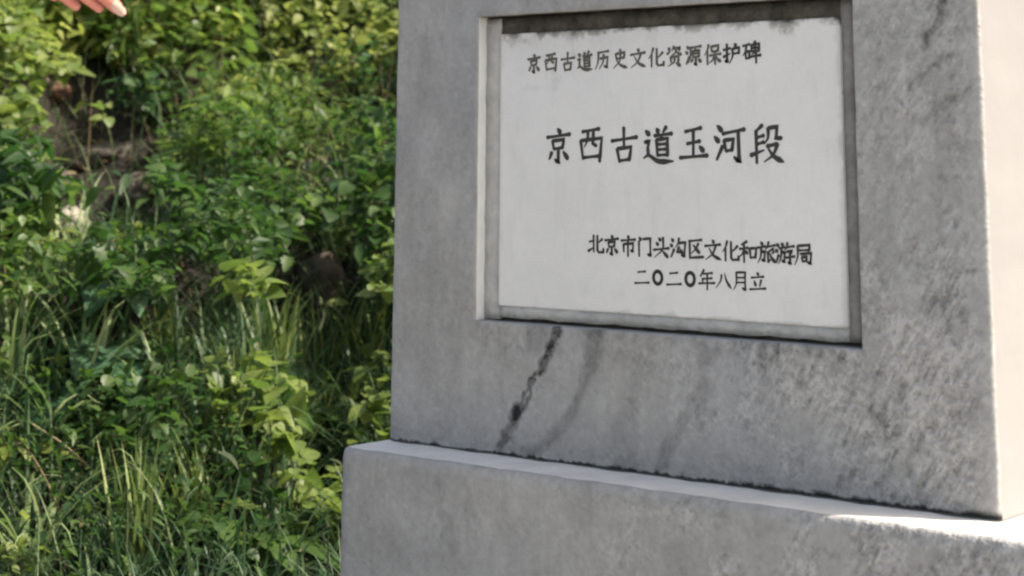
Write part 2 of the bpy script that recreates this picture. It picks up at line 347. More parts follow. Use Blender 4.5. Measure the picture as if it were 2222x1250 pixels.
# ------------------------------------------------------------------ brush-written characters
GL = {
'京': 'd 46,5 57,17;h 11,29 89,20;s 30,38 35,60;z 30,38 69,34 63,57;h 35,59 63,55;g 50,58 50,95 38,86;e 28,68 20,86;d 66,65 82,84',
'西': 'h 22,15 78,7;s 17,38 25,86;z 17,38 86,31 79,92;p 41,14 39,36 29,55;z 59,12 57,46 69,51;h 25,82 79,77',
'古': 'h 10,39 92,30;s 50,5 50,57;s 28,59 35,93;z 28,59 73,55 66,89;h 35,90 66,86',
'道': 'd 44,8 51,18;e 75,4 65,18;h 38,27 93,21;p 62,24 56,35;s 45,37 48,77;z 45,37 79,33 79,77;h 48,49 77,47;h 48,62 77,60;h 48,76 79,74;d 10,14 23,25;z 8,44 22,41 18,58 20,76;n 5,84 22,77 52,91 98,90',
'玉': 'h 25,18 74,8;s 50,14 50,78;h 31,48 70,41;h 9,83 93,76;d 68,53 81,66',
'河': 'd 14,3 28,17;d 5,30 19,44;e 30,54 12,88;h 30,24 95,13;s 34,40 40,67;z 34,40 62,37 57,65;h 40,66 58,63;g 76,18 78,94 63,80',
'段': 'e 38,4 22,17;s 20,17 21,96;h 22,34 42,29;h 22,50 42,45;t 4,77 43,64;p 55,11 54,34 44,49;z 55,11 80,8 77,36 93,35;z 50,55 81,49;p 81,49 68,75 42,93;n 52,57 70,79 98,93',
'历': 'h 24,15 88,8;p 28,14 24,60 7,95;z 38,43 82,36 77,86 62,78;p 59,24 54,60 32,93',
'史': 's 25,25 30,50;z 25,25 78,18 73,46;h 30,48 73,43;p 52,4 50,55 12,93;n 28,53 56,79 94,91',
'文': 'd 47,5 57,17;h 8,33 92,24;p 67,28 50,65 10,93;n 29,40 54,73 95,91',
'化': 'p 34,7 24,34 7,55;s 24,38 24,94;p 88,27 70,44 47,58;z 54,9 54,80 61,88 93,86 93,70',
'资': 'd 13,9 23,19;t 9,38 27,26;p 46,3 42,14 33,25;z 44,14 82,10 75,23;p 60,18 54,33 33,45;n 60,26 72,37 92,43;s 28,53 30,77;z 28,53 73,49 71,77;p 50,57 46,77 13,95;d 58,80 82,94',
'源': 'd 13,7 25,19;d 6,31 18,42;e 28,56 10,90;h 32,15 93,8;p 36,14 34,56 21,86;p 62,16 56,27;s 46,31 48,57;z 46,31 83,27 81,56;h 48,43 80,41;h 48,57 81,55;g 64,58 64,94 54,86;e 46,68 37,81;d 78,66 92,80',
'保': 'p 30,5 22,30 5,53;s 22,34 22,96;s 44,14 48,39;z 44,14 84,10 79,36;h 48,37 79,34;h 35,55 96,48;s 64,38 64,96;p 62,54 52,74 31,89;n 66,54 80,74 98,85',
'护': 'h 5,33 42,26;g 24,7 24,90 12,80;t 5,64 43,49;d 64,5 73,17;z 54,29 90,24 87,52;h 56,52 87,48;p 54,29 54,62 37,95',
'碑': 'h 5,19 40,12;p 24,16 18,44 3,63;s 18,47 20,77;z 18,47 40,43 37,76;h 20,76 37,74;e 72,1 62,13;s 50,17 52,47;z 50,17 92,12 89,46;h 52,31 89,29;h 52,46 89,43;p 71,14 68,45 51,63;h 41,70 99,63;s 74,48 74,99',
'北': 's 38,9 38,86;h 13,39 38,34;t 6,82 39,65;p 89,26 61,45;z 60,9 60,78 68,87 95,85 95,69',
'市': 'd 47,3 55,15;h 11,27 92,20;s 24,43 26,78;z 24,43 80,38 77,76 66,70;s 50,24 50,98',
'门': 'd 19,7 31,21;s 19,26 19,94;z 42,16 83,12 83,92 68,83',
'头': 'd 35,7 47,19;d 21,27 34,39;h 7,61 94,52;p 61,5 58,56 12,95;d 58,66 86,92',
'沟': 'd 13,7 25,19;d 6,31 18,42;e 28,54 10,90;p 56,5 50,28 35,47;z 50,27 90,22 83,86 68,78;z 56,42 44,67 66,65;d 62,52 73,72',
'区': 'h 15,15 86,8;p 67,24 54,46 27,69;d 38,30 72,66;z 20,14 20,88 94,83',
'和': 'e 43,5 14,20;h 5,39 49,32;s 28,20 28,96;p 28,38 20,58 3,73;d 32,44 46,57;s 58,35 62,76;z 58,35 92,31 87,74;h 62,74 88,71',
'旅': 'd 21,3 31,15;h 5,29 46,22;p 24,28 20,66 5,94;z 24,47 42,43 38,86 26,79;p 62,3 56,22 45,37;h 56,23 96,16;p 86,31 70,40 51,47;s 58,45 58,88;t 58,88 73,76;p 90,43 78,54;n 66,48 78,72 98,92',
'游': 'd 9,7 19,19;d 3,31 13,43;e 19,56 5,90;d 34,3 41,15;h 21,27 51,22;p 34,26 30,66 17,94;z 34,45 50,42 46,86 36,79;p 64,3 60,20 51,35;h 62,21 98,16;z 60,41 88,36 76,51;g 76,51 76,92 65,84;h 56,66 99,59',
'局': 'z 22,13 82,8 79,30;h 22,32 79,29;p 22,13 20,60 5,95;z 34,47 88,42 83,88 70,80;s 42,60 44,79;z 42,60 66,58 63,77;h 44,78 64,76',
'二': 'h 26,27 73,22;h 6,82 95,76',
'年': 'e 34,3 13,36;h 30,22 84,16;h 24,47 82,41;s 26,45 28,66;h 4,70 98,63;s 54,20 54,99',
'八': 'p 40,24 32,56 6,88;n 58,14 68,50 96,88',
'月': 'p 28,9 26,64 9,95;z 28,9 78,7 78,92 62,82;h 28,34 76,32;h 28,57 76,55',
'立': 'd 47,5 57,17;h 15,31 86,24;d 31,44 40,68;e 71,40 62,71;h 6,86 96,79',
}
def catm(pts, n=5):
    if len(pts) < 3: return [tuple(np.array(pts[0])*(1-t)+np.array(pts[-1])*t) for t in np.linspace(0, 1, n+1)]
    out = []; Pn = [np.array(p, float) for p in pts]; Q = [2*Pn[0]-Pn[1]]+Pn+[2*Pn[-1]-Pn[-2]]
    for i in range(len(pts)-1):
        a, b, c, d = Q[i:i+4]
        for t in np.linspace(0, 1, n, endpoint=False):
            out.append(tuple(.5*((2*b)+(c-a)*t+(2*a-5*b+4*c-d)*t*t+(3*b-a-3*c+d)*t**3)))
    out.append(tuple(Pn[-1])); return out
def lerp_path(pts, n=4):
    out = []
    for a, b in zip(pts[:-1], pts[1:]):
        for k in range(n): out.append((a[0]+(b[0]-a[0])*k/n, a[1]+(b[1]-a[1])*k/n))
    out.append(pts[-1]); return out
def glyph(ch, w, mat, bold=9.5):
    V = []; Fc = []
    if ch == '〇':
        n = 24
        for k in range(n):
            a = 2*math.pi*k/n
            for rx, rz in ((41, 47), (19, 25)): V.append(((50+rx*math.cos(a)-50)*w/100, 0, (rz*math.sin(a))*w/100))
        for k in range(n): a = 2*k; b = 2*((k+1) % n); Fc.append((a, b, b+1, a+1))
    else:
        for si, s in enumerate(GL[ch].split(';')):
            kind, rest = s.split(' ', 1); pts = [tuple(float(t) for t in p.split(',')) for p in rest.split(' ')]
            path = catm(pts) if kind in 'pnt' and len(pts) > 2 else (lerp_path(pts, 4) if len(pts) > 2 else catm(pts, 6))
            n = len(path); L = []
            prof = {'h': lambda t: .78+.42*abs(2*t-1)**2.5*(1.15 if t > .5 else .8), 's': lambda t: .95+.2*(1-t)**3-.1*t, 'p': lambda t: 1.2-.85*t,
                    'n': lambda t: .45+1.05*min(1, t/.8)-(1.1*max(0, t-.8)/.2), 'd': lambda t: .5+1.0*math.sin(min(1, t*1.05)*2.2), 'e': lambda t: 1.25-.55*t,
                    't': lambda t: 1.3-.9*t, 'z': lambda t: 1.0+.12*math.sin(t*9), 'g': lambda t: 1.1-.45*max(0, t-.8)/.2}[kind]
            for i, p in enumerate(path):
                a = path[max(0, i-1)]; b = path[min(n-1, i+1)]; dx, dy = b[0]-a[0], b[1]-a[1]; l = math.hypot(dx, dy) or 1
                mit = 1.0
                if 0 < i < n-1:
                    d1 = np.array(p)-np.array(a); d2 = np.array(b)-np.array(p); c = float(d1@d2/((np.linalg.norm(d1)*np.linalg.norm(d2)) or 1)); mit = min(1.5, 1/math.sqrt(max(.3, (1+c)/2)))
                hw = bold*.5*max(.2, prof(i/(n-1)))*mit
                L.append((p[0]-dy/l*hw, p[1]+dx/l*hw)); L.append((p[0]+dy/l*hw, p[1]-dx/l*hw))
            # blunt rounded ends
            b0 = len(V); yy = -.00004*(si+1)
            for (x, y) in L: V.append(((x-50)*w/100, yy, (50-y)*w/100))
            for i in range(n-1): a = b0+2*i; Fc.append((a, a+1, a+3, a+2))
            for e, nb in ((0, 1), (n-1, n-2)):
                p = np.array(path[e]); d = p-np.array(path[nb]); d = d/(np.linalg.norm(d) or 1)
                hw = np.linalg.norm(np.array(L[2*e])-p)*.7; tp = p+d*hw
                V.append(((tp[0]-50)*w/100, yy, (50-tp[1])*w/100)); Fc.append((b0+2*e, b0+2*e+1, len(V)-1))
    return mesh('character', V, Fc, mat)
def paint(name, c, r=.6):
    m, nt, b = nodes(name); tc = nt.nodes.new('ShaderNodeTexCoord'); n = nt.nodes.new('ShaderNodeTexNoise'); n.inputs['Scale'].default_value = 220; n.inputs['Detail'].default_value = 3
    nt.links.new(tc.outputs['Object'], n.inputs[0])
    nt.links.new(ramp(nt, n.outputs[0], [(.35, tuple(v*.7 for v in c)), (.7, tuple(min(1, v*1.9) for v in c))]), b.inputs['Base Color'])
    b.inputs['Roughness'].default_value = r; return m
m_ink = paint('black_letter_paint', (.022, .022, .02)); m_ink2 = paint('faded_letter_paint', (.075, .072, .06)); m_ink3 = paint('fresh_black_paint', (.012, .012, .012))
def row(text, a, b, hgt, mat, bold, mats=None):
    """text from the character centred at photo point a to the one at b, character height in metres."""
    pa, pb = plane(*a, PF), plane(*b, PF)
    for i, ch in enumerate(text):
        t = i/(len(text)-1); p = pa.lerp(pb, t)
        mm = (mats or {}).get(i, mat)
        h = hgt*(.86 if ch == '〇' else 1)
        o = link('character', glyph(ch, h, mm, bold), plaque)
        # plaque meshes are written in world coordinates, so its children use them too
        o.location = (p.x, PF-.0004, p.z)
        o.rotation_euler.y = random.uniform(-.012, .012)
row('京西古道历史文化资源保护碑', (1159, 138), (1631, 114), .0330, m_ink2, 12.5, {12: m_ink, 11: m_ink})
row('京西古道玉河段', (1212, 316), (1664, 313), .0600, m_ink, 9.8)
row('北京市门头沟区文化和旅游局', (1293, 530), (1744, 553), .0330, m_ink, 12.0)
row('二〇二〇年八月立', (1393, 601), (1644, 612), .0300, m_ink, 11.0, {1: m_ink3, 3: m_ink3})

# ------------------------------------------------------------------ terrain
VD = Vector((-.755, .656)); VL = Vector((-.656, -.755))       # up the bank, and to its left
def uc(x, y):
    dx, dy = x-CAM.x, y-CAM.y; return dx*VD.x+dy*VD.y, dx*VL.x+dy*VL.y
def sst(a, b, x):
    t = min(1, max(0, (x-a)/(b-a))); return t*t*(3-2*t)
GZ = -.5
HOLES = []
def ground(x, y):
    u, l = uc(x, y); dip = 0
    for hu, hl, ru, rl, dp in HOLES:
        e = ((u-hu)/ru)**2+((l-hl)/rl)**2
        if e < 6: dip += dp*math.exp(-e)
    m = sst(.35, -.55, x)                                      # bank only left of / behind the monument
    rise = max(0, u-3.75); h = .50*rise+.06*math.sin(u*3.1+l*1.7)*min(1, rise)+.05*math.sin(l*4.3-u*1.1)*min(1, rise)
    h += .02*math.sin(x*13+y*7)+.015*math.sin(x*23-y*19)
    h += .28*math.exp(-((u-5.25)/.35)**2)*math.exp(-((l+.72)/.5)**2)*0
    h = min(h, 3.2+.1*math.sin(l))
    side = sst(-.1, -.35, x)*.03
    return GZ+(h*m if u > 3.75 else .02*math.sin(x*13+y*7)*m)+side-dip
def hit(px, py):
    d = ray(px, py); t = 3.2/math.hypot(d.x, d.y)
    while t < 25:
        p = CAM+d*t
        if p.z < ground(p.x, p.y): return p
        t += .01
    return CAM+d*t
_new = []
for px, py, ru, rl, dp in ((190, 320, .45, .16, .15), (125, 245, .25, .08, .07), (300, 440, .3, .12, .13), (695, 660, .42, .16, .26), (420, 610, .3, .10, .14), (715, 1130, .30, .07, .12), (150, 960, .2, .1, .08)):
    p = hit(px, py); u_, l_ = uc(p.x, p.y); _new.append((u_, l_, ru, rl, dp))
HOLES += _new
V = []; Fc = []; N = 150
xs = np.concatenate([np.linspace(-60, -8, 14), np.linspace(-7.6, 3, 220), np.linspace(3.4, 60, 14)])
ys = np.concatenate([np.linspace(-60, -5, 14), np.linspace(-4.6, 8, 190), np.linspace(8.4, 60, 14)])
for x in xs:
    for y in ys: V.append((x, y, ground(x, y)+(.018*math.sin(x*61+y*47)*math.sin(y*53-x*31) if -7 < x < -.3 and -1 < y < 8 else 0)))
for i in range(len(xs)-1):
    for j in range(len(ys)-1):
        a = i*len(ys)+j; Fc.append((a, a+len(ys), a+len(ys)+1, a+1))
m_soil = noise_mat('brown_soil', (.011, .009, .007), (.034, .028, .022), 7, .95, .9, bscale=30, dist=.03)
tag(link('ground', mesh('ground', V, Fc, m_soil, True)), kind='structure')
# unseen paving round the monument, carried left to bounce light on its face
m_pave = noise_mat('pale_concrete_paving', (.30, .29, .27), (.40, .385, .36), 3, .9, .2)
V = []; Fc = []
pts = [(-8, -3.2), (-3.2, -2.0), (-1.2, -.95), (-.3, -.62), (.12, -.6), (.12, -.2), (.12, .5), (.12, 1.35), (6, 1.35), (6, -14), (-8, -14)]
V = [(x, y, GZ+.035) for x, y in pts]+[(x, y, GZ-.05) for x, y in pts]
n = len(pts); Fc = [tuple(range(n))[::-1]]+[(i, (i+1) % n, (i+1) % n+n, i+n) for i in range(n)]
tag(link('pavement', mesh('pavement', V, Fc, m_pave)), kind='structure')

# ------------------------------------------------------------------ foliage materials
def leaf_mat(name, cols, transl=.46, rough=.45, attr=False):
    m, nt, b = nodes(name); out = nt.nodes['Material Output']
    if attr:
        a = nt.nodes.new('ShaderNodeAttribute'); a.attribute_name = 'tint'; fac = a.outputs['Fac']
    else:
        a = nt.nodes.new('ShaderNodeObjectInfo'); fac = a.outputs['Random']
    c = ramp(nt, fac, [(i/(len(cols)-1), k) for i, k in enumerate(cols)])
    tcn = nt.nodes.new('ShaderNodeTexCoord'); n = nt.nodes.new('ShaderNodeTexNoise'); n.inputs['Scale'].default_value = 40; nt.links.new(tcn.outputs['Object'], n.inputs[0])
    mx = nt.nodes.new('ShaderNodeMix'); mx.data_type = 'RGBA'; mx.blend_type = 'MULTIPLY'; mx.inputs[0].default_value = .5
    nt.links.new(c, mx.inputs[6]); nt.links.new(ramp(nt, n.outputs[0], [(.3, (.6, .6, .55)), (.7, (1.25, 1.2, 1.1))]), mx.inputs[7]); c = mx.outputs[2]
    nt.links.new(c, b.inputs['Base Color']); b.inputs['Roughness'].default_value = rough; b.inputs['Specular IOR Level'].default_value = .35
    tr = nt.nodes.new('ShaderNodeBsdfTranslucent'); hs = nt.nodes.new('ShaderNodeHueSaturation'); hs.inputs['Value'].default_value = 1.5; hs.inputs['Saturation'].default_value = 1.1
    nt.links.new(c, hs.inputs['Color']); nt.links.new(hs.outputs[0], tr.inputs[0])
    mi = nt.nodes.new('ShaderNodeMixShader'); mi.inputs[0].default_value = transl
    nt.links.new(b.outputs[0], mi.inputs[1]); nt.links.new(tr.outputs[0], mi.inputs[2]); nt.links.new(mi.outputs[0], out.inputs[0])
    return m
YG = [(.11, .16, .03), (.19, .25, .055), (.28, .33, .10), (.34, .38, .15)]
MG = [(.034, .080, .022), (.07, .13, .032), (.14, .20, .06), (.09, .15, .05)]
DG = [(.018, .05, .018), (.038, .088, .030), (.07, .13, .05), (.032, .08, .04)]
BG = [(.035, .09, .045), (.055, .13, .065), (.08, .15, .09)]
GR = [(.05, .09, .025), (.10, .16, .04), (.18, .24, .08), (.28, .32, .15)]
DR = [(.09, .065, .035), (.17, .13, .075), (.26, .22, .13)]
m_yg = leaf_mat('yellow_green_leaf', YG, .52); m_mg = leaf_mat('mid_green_leaf', MG); m_dg = leaf_mat('dark_green_leaf', DG)
m_bgl = leaf_mat('blue_green_leaf', BG, .25, .5); m_gr = leaf_mat('grass_blade', GR, .3, .5); m_arch = leaf_mat('pale_arching_blade', [(.10, .17, .07), (.20, .28, .12), (.34, .40, .22)], .3, .5); m_dry = leaf_mat('dry_straw', DR, .15, .8)
m_cov = leaf_mat('mixed_cover_leaf', [(.012, .036, .011), (.038, .086, .024), (.085, .145, .038), (.16, .215, .06), (.29, .33, .12)], attr=True)
m_grc = leaf_mat('mixed_grass_blade', [(.024, .060, .026), (.045, .095, .042), (.085, .135, .062), (.21, .26, .14)], .3, .5, attr=True)
m_drc = leaf_mat('dry_litter', DR, .1, .85, attr=True)
m_stem = noise_mat('brown_stem', (.05, .035, .02), (.11, .085, .05), 30)
m_gst = noise_mat('green_stem', (.05, .08, .025), (.10, .13, .05), 30)

# leaf outlines, unit length along +Y, folded on the midrib and drooping at the tip
def leaf_geo(kind):
    if kind == 'ovate': ws = [(0, .02), (.12, .2), (.34, .36), (.58, .32), (.82, .15), (1, 0)]
    elif kind == 'round': ws = [(0, .05), (.12, .34), (.36, .48), (.62, .44), (.86, .22), (1, .0)]
    elif kind == 'narrow': ws = [(0, .02), (.2, .11), (.5, .15), (.8, .08), (1, 0)]
    elif kind == 'heart': ws = [(-.08, .26), (.1, .46), (.3, .48), (.55, .34), (.8, .15), (1, 0)]
    else: ws = [(0, .04), (.12, .34), (.2, .20), (.36, .46), (.44, .26), (.58, .36), (.66, .18), (.8, .2), (1, 0)]     # jagged
    V = []; Fc = []
    for t, wd in ws:
        z = -.22*t*t; V += [(-wd, t-.03*(wd > .3), z+wd*.28), (0, t, z), (wd, t-.03*(wd > .3), z+wd*.28)]
    for i in range(len(ws)-1):
        a = 3*i; Fc += [(a, a+1, a+4, a+3), (a+1, a+2, a+5, a+4)]
    return np.array(V), Fc
LG = {k: leaf_geo(k) for k in ('ovate', 'round', 'narrow', 'heart', 'jagged')}
_lm = {}
def leaf_mesh(kind, mat):
    k = (kind, mat.name)
    if k not in _lm: _lm[k] = mesh('leaf', LG[kind][0], LG[kind][1], mat, True)
    return _lm[k]
def tube(path, r0, r1, n=4):
    V = []; Fc = []; L = len(path)
    for i, p in enumerate(path):
        p = Vector(p); d = (Vector(path[min(L-1, i+1)])-Vector(path[max(0, i-1)])).normalized()
        a = d.orthogonal().normalized(); b = d.cross(a); r = r0+(r1-r0)*i/(L-1)
        for k in range(n): V.append(p+a*r*math.cos(2*math.pi*k/n)+b*r*math.sin(2*math.pi*k/n))
    for i in range(L-1):
        for k in range(n): a = i*n+k; b = i*n+(k+1) % n; Fc.append((a, b, b+n, a+n))
    return V, Fc
def blade_geo(L, w, bend, az, lean, n=6):
    """Arching grass blade rooted at the origin."""
    V = []; Fc = []; ca, sa = math.cos(az), math.sin(az); x = z = 0; th = lean
    for i in range(n+1):
        t = i/n; ww = w*(1-t**1.8)*(.6+.4*min(1, t*4))
        V.append((ca*x-sa*ww, sa*x+ca*ww, z)); V.append((ca*x+sa*ww, sa*x-ca*ww, z+ww*.2))
        x += math.sin(th)*L/n; z += math.cos(th)*L/n; th += bend/n*(.4+1.2*t)
    for i in range(n): a = 2*i; Fc.append((a, a+1, a+3, a+2))
    return V, Fc

class Mass:                                  # many small pieces gathered as one uncountable mass
    def __init__(s): s.v = []; s.f = []; s.t = []; s.n = 0
    def add(s, V, Fc, tint):
        V = np.asarray(V, float); s.v.append(V)
        for q in Fc: s.f.append([k+s.n for k in q]); s.t.append(tint)
        s.n += len(V)
    def build(s, name, mat, label, parent=None, cat=None):
        me = mesh(name, np.concatenate(s.v), s.f, mat, True)
        at_ = me.attributes.new('tint', 'FLOAT', 'FACE'); at_.data.foreach_set('value', np.array(s.t, np.float32))
        o = link(name, me, parent); tag(o, label, cat, kind='stuff'); return o
def rotm(az, tilt, roll):
    return np.array((Matrix.Rotation(az, 3, 'Z') @ Matrix.Rotation(tilt, 3, 'X') @ Matrix.Rotation(roll, 3, 'Y')))

# bare patches of the bank, as photo ellipses (centre, radii)
BARE = [(215, 330, 125, 75), (130, 215, 60, 55), (235, 420, 75, 60), (695, 600, 105, 105), (430, 600, 60, 55), (700, 1150, 50, 110), (330, 440, 60, 50), (150, 475, 58, 50)]
def project(p):
    d = Vector(p)-CAM; k = d.dot(Fv); return PX+FPX*d.dot(R2)/k, PY-FPX*d.dot(U2)/k
def bare(px, py): return any(((px-a)/c)**2+((py-b)/d)**2 < 1 for a, b, c, d in BARE)

cover = Mass(); grassm = Mass(); litter = Mass()
cnt = 0
clump = [(rng.uniform(3.7, 9.5), rng.uniform(-1.6, 1.9), rng.uniform(.16, .42), rng.uniform(0, 1), random.choice(['round', 'ovate', 'ovate', 'narrow', 'heart']), rng.uniform(.65, 1.6)) for _ in range(170)]
for it in range(70000):
    u = 3.45+6.0*rng.random()**1.25; l = rng.uniform(-.25, 1.0) if rng.random() < .0 else rng.uniform(-1.15, 1.75)*(.35+u*.11)
    x = CAM.x+VD.x*u+VL.x*l; y = CAM.y+VD.y*u+VL.y*l
    if x > -.28 and y < 1.9 and y > -.9: continue
    if x > .0: continue
    g0 = ground(x, y)
    # lumpy canopy
    bl = None; hh = .05; tint = .25; best = 1
    for cu, cl, cr, ct, ck, cs in clump:
        dd = ((u-cu)**2+(l-cl)**2)/(cr*cr)
        if dd < best: best = dd; bl = (cr, ct, ck, cs)
    if bl: hh = .05+bl[0]*1.0*math.sqrt(1-best); tint = bl[1]
    z = g0+hh*(1-.45*rng.random()**2)
    px, py = project((x, y, z))
    gz_ = project((x, y, g0))
    if bare(px, py) or bare(*gz_): 
        if rng.random() < .985: continue
    if py > 640 and rng.random() < .62: continue
    if py > 640: z = g0+(z-g0)*.6
    k = bl[2] if bl else 'ovate'
    if rng.random() < .3: k = random.choice(['ovate', 'narrow', 'jagged', 'narrow'])
    sz = rng.uniform(.024, .055)*(1.15 if k in ('heart', 'narrow') else .85)*(.85 if u < 4.6 else 1.1)*((bl[3] if k != 'round' else min(1, bl[3])) if bl else .8)*rng.choice([.6, .85, 1, 1.15])
    G, Fq = LG[k]
    R = rotm(rng.uniform(0, 6.283), rng.normal(-.1, .5), rng.normal(0, .4))
    tt = np.clip(tint*.55+.25*rng.random()+.42*sst(4.5, 6.6, u)+.06*rng.standard_normal(), 0, 1)  # leaves paler up the bank: sunlight there put into the tint
    cover.add((G*sz)@R.T+np.array((x, y, z)), Fq, float(tt)); cnt += 1
for it in range(15000):
    u = 3.3+2.1*rng.random()**1.1; l = rng.uniform(-.6, 1.15)
    x = CAM.x+VD.x*u+VL.x*l; y = CAM.y+VD.y*u+VL.y*l
    if x > -.30 and y > -.6 and y < 1.9: continue
    if x > -.1: continue
    g0 = ground(x, y); px, py = project((x, y, g0+.05))
    if bare(px, py) and rng.random() < .8: continue
    if px < 420 and rng.random() < .3: continue
    LL = rng.uniform(.10, .34)
    if bare(*project((x, y, g0+LL*.45))) and rng.random() < .75: continue
    if bare(*project((x, y, g0+LL*.75))) and rng.random() < .6: continue
    if rng.random() > .35+.65*(math.sin(x*9+y*5)*math.sin(y*11-x*4) > -.2): continue
    V_, F_ = blade_geo(LL, rng.uniform(.0018, .0055), rng.uniform(.5, 2.8), rng.uniform(0, 6.283), rng.uniform(0, .8), 6)
    grassm.add(np.array(V_)+np.array((x, y, g0-.01)), F_, float(np.clip(.35+.22*rng.standard_normal(), 0, 1)))
for it in range(1500):
    u = 3.5+3.2*rng.random(); l = rng.uniform(-.8, 1.4)
    x = CAM.x+VD.x*u+VL.x*l; y = CAM.y+VD.y*u+VL.y*l
    if x > -.30: continue
    G, Fq = LG[random.choice(['ovate', 'narrow', 'narrow', 'round'])]; sz = rng.uniform(.02, .045)
    R = rotm(rng.uniform(0, 6.283), rng.normal(.2, .35), rng.normal(0, .5))
    litter.add((G*sz)@R.T+np.array((x, y, ground(x, y)+.012+.02*rng.random())), Fq, float(rng.random()**1.6))
for it in range(3600):
    u = 4.9+2.6*rng.random(); l = rng.uniform(-1.0, 1.6)
    x = CAM.x+VD.x*u+VL.x*l; y = CAM.y+VD.y*u+VL.y*l
    if x > -.30: continue
    g0 = ground(x, y); LL = rng.uniform(.15, .42)
    if bare(*project((x, y, g0+LL*.6))) and rng.random() < .7: continue
    if it % 6 == 0:
        V_, F_ = blade_geo(LL, rng.uniform(.0009, .0018), rng.uniform(0, .5), rng.uniform(0, 6.283), rng.uniform(0, .5), 4); litter.add(np.array(V_)+np.array((x, y, g0)), F_, float(.3+.6*rng.random()))
    else:
        V_, F_ = blade_geo(LL, rng.uniform(.0016, .004), rng.uniform(.5, 2.6), rng.uniform(0, 6.283), rng.uniform(0, .7), 6); grassm.add(np.array(V_)+np.array((x, y, g0)), F_, float(np.clip(.5+.25*rng.standard_normal(), 0, 1)))
cover.build('ground_cover', m_cov, 'mixed low leafy weeds covering the bank left of the monument', cat='ground cover')
grassm.build('grass', m_grc, 'thin green grass growing between the weeds at the foot of the bank', cat='grass')
litter.build('leaf_litter', m_drc, 'brown dead leaves lying on the bare soil of the bank', cat='leaf litter')

# ------------------------------------------------------------------ single plants
def leafy(px, py, dist, label, kind, mat, nleaf, size, spread, height, name='leafy_shrub', cat='shrub', group=None, droop=0.1, stems=5, dens=1.0):
    """A shrub: stems from its foot on the bank, each leaf its own part. (px, py) is where its middle shows."""
    foot = hit(px, py+45); c = foot+Vector((0, 0, height*1.25)); foot.z -= .01; spread *= 1.15; size *= 1.25 if mat.name.startswith('yellow') else 1.1
    root = tag(empty(name, foot), label, cat, group)
    mid = c-foot
    SV = []; SF = []
    tips = []
    for s in range(stems):
        a = random.uniform(0, 6.283); r = random.uniform(.35, .9)*spread
        e = mid+Vector((math.cos(a)*r, math.sin(a)*r, random.uniform(-.3, .5)*height))
        path = [Vector((0, 0, 0)), mid*.45+Vector((e.x-mid.x, e.y-mid.y, 0))*.3, e]
        pth = [Vector(q) for q in catm([tuple(p) for p in path], 4)]
        v, f = tube(pth, .004, .0015); b = len(SV); SV += v; SF += [[k+b for k in q] for q in f]; tips.append(pth)
    st = link('stem', mesh('stem', SV, SF, m_stem if name == 'leafy_shrub' else m_gst, True), root)
    lm = leaf_mesh(kind, mat)
    for i in range(nleaf):
        if i % 3:
            a = random.uniform(0, 6.283); rr = random.random()**.6; ph = math.acos(random.uniform(-.5, 1))
            p = mid+Vector((math.cos(a)*math.sin(ph)*spread*rr, math.sin(a)*math.sin(ph)*spread*rr, math.cos(ph)*height*rr))
        else:
            p = random.choice(tips)[random.randint(4, 8)]+Vector((random.uniform(-.01, .01),)*3)
        if bare(*project(foot+p)) and random.random() < .85: continue
        o = bpy.data.objects.new('leaf', lm); col.objects.link(o); o.parent = root; o.location = p
        s = size*random.uniform(.45, 1.25)*(.85 if kind == 'round' else 1); o.scale = (s*random.uniform(.85, 1.1), s, s)
        o.rotation_euler = (random.gauss(-droop, .38), random.gauss(0, .35), random.uniform(0, 6.283))
    return root
def tuft(px, py, dist, label, n, L, w, mat=None, bend=(.3, 1.3), lean=(.03, .35), r=.03, az=None, group='grass tufts on the bank', name='grass_tuft', cat='grass tuft'):
    foot = hit(px, py); foot.z -= .006; L *= 1.35; w *= 1.45
    root = tag(empty(name, foot), label, cat, group)
    for i in range(n):
        a = random.uniform(0, 6.283) if az is None else random.gauss(az, .5)
        v, f = blade_geo(L*random.uniform(.55, 1.1), w*random.uniform(.7, 1.2), random.uniform(*bend), a, random.uniform(*lean), 7)
        o = link('blade', mesh('blade', v, f, mat or m_gr, True), root); rr = r*random.random()**.5; t = random.uniform(0, 6.283)
        o.location = (rr*math.cos(t), rr*math.sin(t), 0)
    return root
def gd(px, py): p = hit(px, py); return math.hypot(p.x-CAM.x, p.y-CAM.y)

G1 = 'leafy shrubs along the top of the bank'
leafy(190, 60, 4.3, 'large yellow-green leafed shrub right under the hand at top left', 'heart', m_yg, 190, .066, .17, .10, group=G1, droop=.5)
leafy(95, 110, 4.5, 'yellow-green shrub hanging over the dark hollow at top left', 'heart', m_yg, 110, .05, .13, .08, group=G1, droop=.5)
leafy(290, 120, 4.5, 'yellow-green shrub just below and right of the fingertip', 'heart', m_yg, 100, .05, .12, .08, group=G1, droop=.5)
leafy(30, 75, 4.5, 'pale yellow-green shrub at the left edge beside the hand', 'round', m_yg, 70, .045, .10, .08, group=G1)
leafy(355, 55, 4.8, 'shrub with curled yellow-green leaves just right of the hand', 'ovate', m_yg, 110, .042, .13, .09, group=G1)
leafy(430, 100, 5.0, 'olive green shrub with curled leaves in the upper middle of the bank', 'ovate', m_yg, 130, .045, .16, .11, group=G1)
leafy(535, 215, 4.7, 'shrub with bright hanging leaves in the middle of the green bank', 'heart', m_yg, 90, .046, .12, .08, group=G1, droop=.7)
leafy(620, 70, 5.3, 'fine leaved green shrub at the top, left of the monument edge', 'narrow', m_mg, 160, .045, .20, .12, group=G1)
leafy(770, 90, 5.0, 'small round leaved shrub at the top against the monument edge', 'round', m_mg, 170, .032, .17, .15, group=G1)
